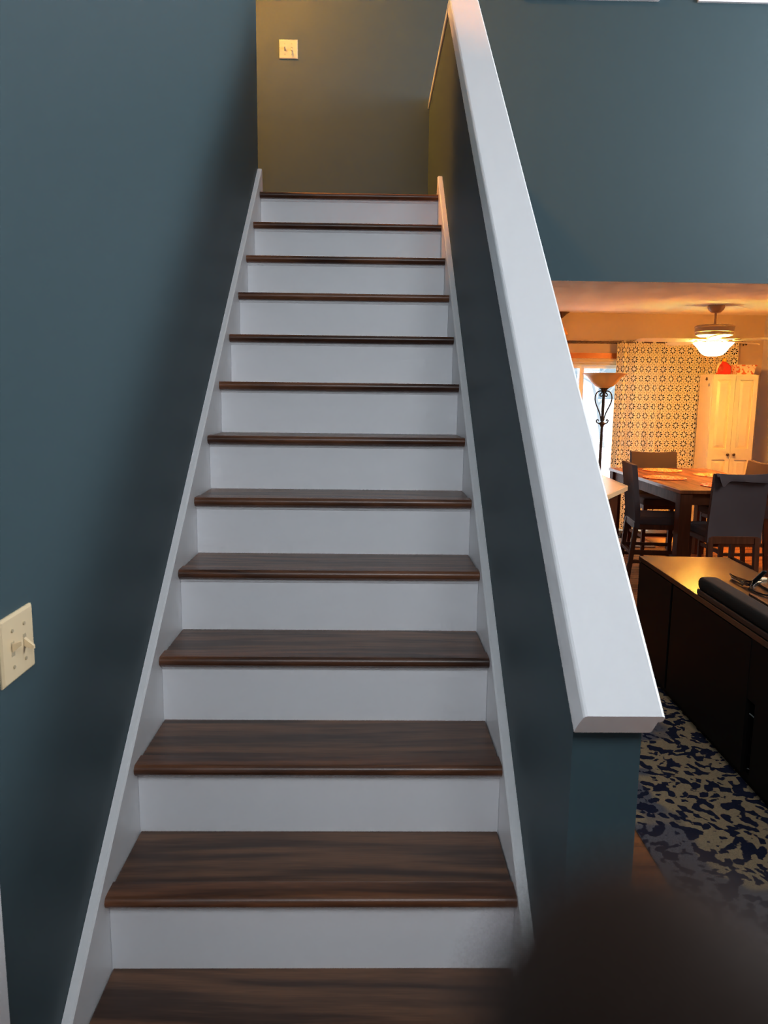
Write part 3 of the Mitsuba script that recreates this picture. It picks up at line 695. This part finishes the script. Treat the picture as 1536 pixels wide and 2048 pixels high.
for x, y in ((2.254, 2.68), (2.187, 2.602)):
    one('plug', move(rbox(-.011, .011, -.022, .022, 0, .014, .004), x, y, TOPZ + .0005, rz=-70), 'mat_ivory', f'small cream plug lying by the cable tangle, {"farther" if y > 2.65 else "nearer"} one', 'plug', smooth=40)
one('antenna', manifold3d.Manifold.batch_hull([manifold3d.Manifold.sphere(r_, 14).translate(p_) for p_, r_ in (([2.110, 2.535, TOPZ + .012], .009), ([2.118, 2.530, TOPZ + .012], .009), ([2.146, 2.478, TOPZ + .095], .0075), ([2.152, 2.474, TOPZ + .095], .0075))]), 'mat_black_gloss', 'black baton-shaped antenna rising from the cable tangle', 'antenna', smooth=40)
one('flat_bar', hull([(x, y, z) for x, y in ((2.176, 2.612), (2.196, 2.608), (2.125, 1.75), (2.105, 1.754)) for z in (TOPZ, TOPZ + .012)]), 'mat_black', 'flat black bar on the console running from the plugs to photo edge', 'bar')
one('flat_bar', hull([(x, y, z) for x, y in ((2.018, 2.36), (2.036, 2.36), (2.005, 1.75), (1.987, 1.752)) for z in (TOPZ, TOPZ + .012)]), 'mat_black', 'flat black bar on the console right behind the soundbar', 'bar')

# ------------------------------------------------------------------ rug
one('rug', bx(1.165, 3.4, -1.2, 3.0, FZ - .0005, FZ + .009, .004), 'mat_rug', 'beige rug with dark navy damask pattern on living room floor', 'rug')

# ------------------------------------------------------------------ outdoors beyond the sliding door
struct('ground', bx(-40, 60, YD + .15, 90, FZ - .35, FZ - .15), 'mat_snow')
hs = thing('house', 'pale neighbour house with grey windows across the snow', 'house')
HY = 30.0
add('wall', bx(4.0, 16.0, HY, HY + 8, FZ - .2, 4.2), 'mat_siding', hs)
add('roof', hull([(3.6, HY - .4, 4.2), (16.4, HY - .4, 4.2), (3.6, HY + 8.4, 4.2), (16.4, HY + 8.4, 4.2), (3.6, HY + 4, 6.6), (16.4, HY + 4, 6.6)]), 'mat_roof', hs)
for x in (5.2, 7.6, 9.3, 11.4, 13.8):
    w_ = add('window', bx(x, x + 1.0, HY - .06, HY, 1.2, 2.7), 'mat_white', hs)
    add('pane', bx(x + .1, x + .9, HY - .09, HY - .05, 1.3, 2.6), 'mat_far_pane', w_)
def tree(label, x, y, h, seed):
    rg = np.random.default_rng(seed); parts = []
    def grow(p, d, L, r, depth):
        pts = [p]; dd = d.copy()
        for _ in range(3):
            dd = dd + rg.normal(0, .12, 3); dd /= np.linalg.norm(dd); pts.append(pts[-1] + dd * L / 3)
        parts.append(tube(pts, np.linspace(r, r * .6, 4), 5))
        if depth:
            for _ in range(3):
                nd = dd + rg.normal(0, .55, 3); nd[2] = abs(nd[2]) * .6 + .1; nd /= np.linalg.norm(nd)
                grow(pts[-1 - (rg.random() < .4)], nd, L * .68, r * .55, depth - 1)
    grow(np.array([x, y, FZ - .2]), np.array([0, 0, 1.0]), h * .33, h * .009, 4)
    t = thing('tree', label, 'tree')
    add('trunk', parts[0], 'mat_bark', t, smooth=True); add('branches', trimesh.util.concatenate(parts[1:]), 'mat_bark', t)
    return t
tree('bare grey winter tree seen through the sliding door, left of lamp', 5.4, 22.0, 8.0, 3)
tree('bare grey winter tree seen through the sliding door, behind lamp shade', 8.2, 25.0, 7.5, 8)
ty = thing('outdoor_toy', 'teal and green plastic object outside behind the sliding door', 'outdoor toy')
add('roof', hull([(3.10, 11.2, .62), (3.45, 11.2, .62), (3.10, 11.5, .62), (3.45, 11.5, .62), (3.27, 11.35, .86)]), 'mat_teal_toy', ty)
add('body', bx(3.13, 3.42, 11.23, 11.47, FZ - .15, .62), 'mat_green_toy', ty)

# ------------------------------------------------------------------ the photographer's hand, one fingertip before the lens; the unseen phone shades it
def cam_pts(P):
    P = np.atleast_2d(np.asarray(P, float))
    return CAM + P[:, :1] * RIGHT - P[:, 1:2] * UP + P[:, 2:] * FWD      # x right, y down, z ahead of the lens
def cam_mesh(m):
    m = tm(m).copy(); m.vertices = cam_pts(m.vertices); m.fix_normals(); return m
ph_ = thing('phone', 'unseen black phone held upright behind the lens, shades the blurred fingertip', 'phone')
add('body', cam_mesh(rbox(-.056, .020, -.016, .146, -.013, -.0045, .004)), 'mat_black_gloss', ph_, smooth=40)
add('lens_ring', cam_mesh(move(trimesh.creation.annulus(.0045, .0065, .0015, sections=28), 0, 0, -.0042)), 'mat_black', ph_)
def hand():
    S = manifold3d.Manifold.sphere
    parts = []
    def bone(a, b):
        return manifold3d.Manifold.batch_hull([S(a[3], 20).translate(list(a[:3])), S(b[3], 20).translate(list(b[:3]))])
    def chain(js):
        for a, b in zip(js[:-1], js[1:]): parts.append(bone(a, b))
    wrist = (.085, .175, -.030, .024)
    kn = [(.052, .068, .004, .0105), (.056, .090, .006, .0108), (.058, .111, .005, .0102), (.060, .131, .001, .0092)]
    chain([kn[0], (.048, .048, .017, .0088), (.0255, .032, .0205, .0068), (.0074, .0148, .0203, .0052)])            # index: its tip shades the lens corner
    chain([kn[1], (.046, .080, .020, .0094), (.018, .078, .021, .0086), (-.006, .078, .0105, .0077)])
    chain([kn[2], (.048, .104, .019, .0090), (.022, .104, .020, .0083), (.000, .104, .0100, .0074)])
    chain([kn[3], (.052, .128, .014, .0082), (.032, .129, .015, .0074), (.014, .130, .0080, .0066)])
    chain([(.066, .140, -.016, .0150), (.050, .112, -.026, .0115), (.032, .086, -.026, .0098), (.018, .064, -.0235, .0084)])  # thumb on the screen side
    palm = [S(k[3] + .0015, 20).translate(list(k[:3])) for k in kn]
    parts.append(manifold3d.Manifold.batch_hull(palm + [S(.017, 20).translate([.068, .140, -.012]), S(.016, 20).translate([.074, .150, -.020])]))
    parts.append(manifold3d.Manifold.batch_hull([S(.017, 20).translate([.068, .140, -.012]), S(.019, 20).translate([.072, .148, -.020]), S(wrist[3], 20).translate(list(wrist[:3]))]))
    parts.append(bone(wrist, (.115, .300, -.120, .034)))
    m = manifold3d.Manifold.batch_boolean(parts, manifold3d.OpType.Add).refine_to_length(.003)
    m = tm(m); m.merge_vertices()
    trimesh.smoothing.filter_taubin(m, iterations=12)
    return m
pr_ = thing('hand', 'dark blurred fingertip in front of the lens at lower right', 'hand')
add('skin', cam_mesh(hand()), 'mat_shaded_skin', pr_, smooth=True)
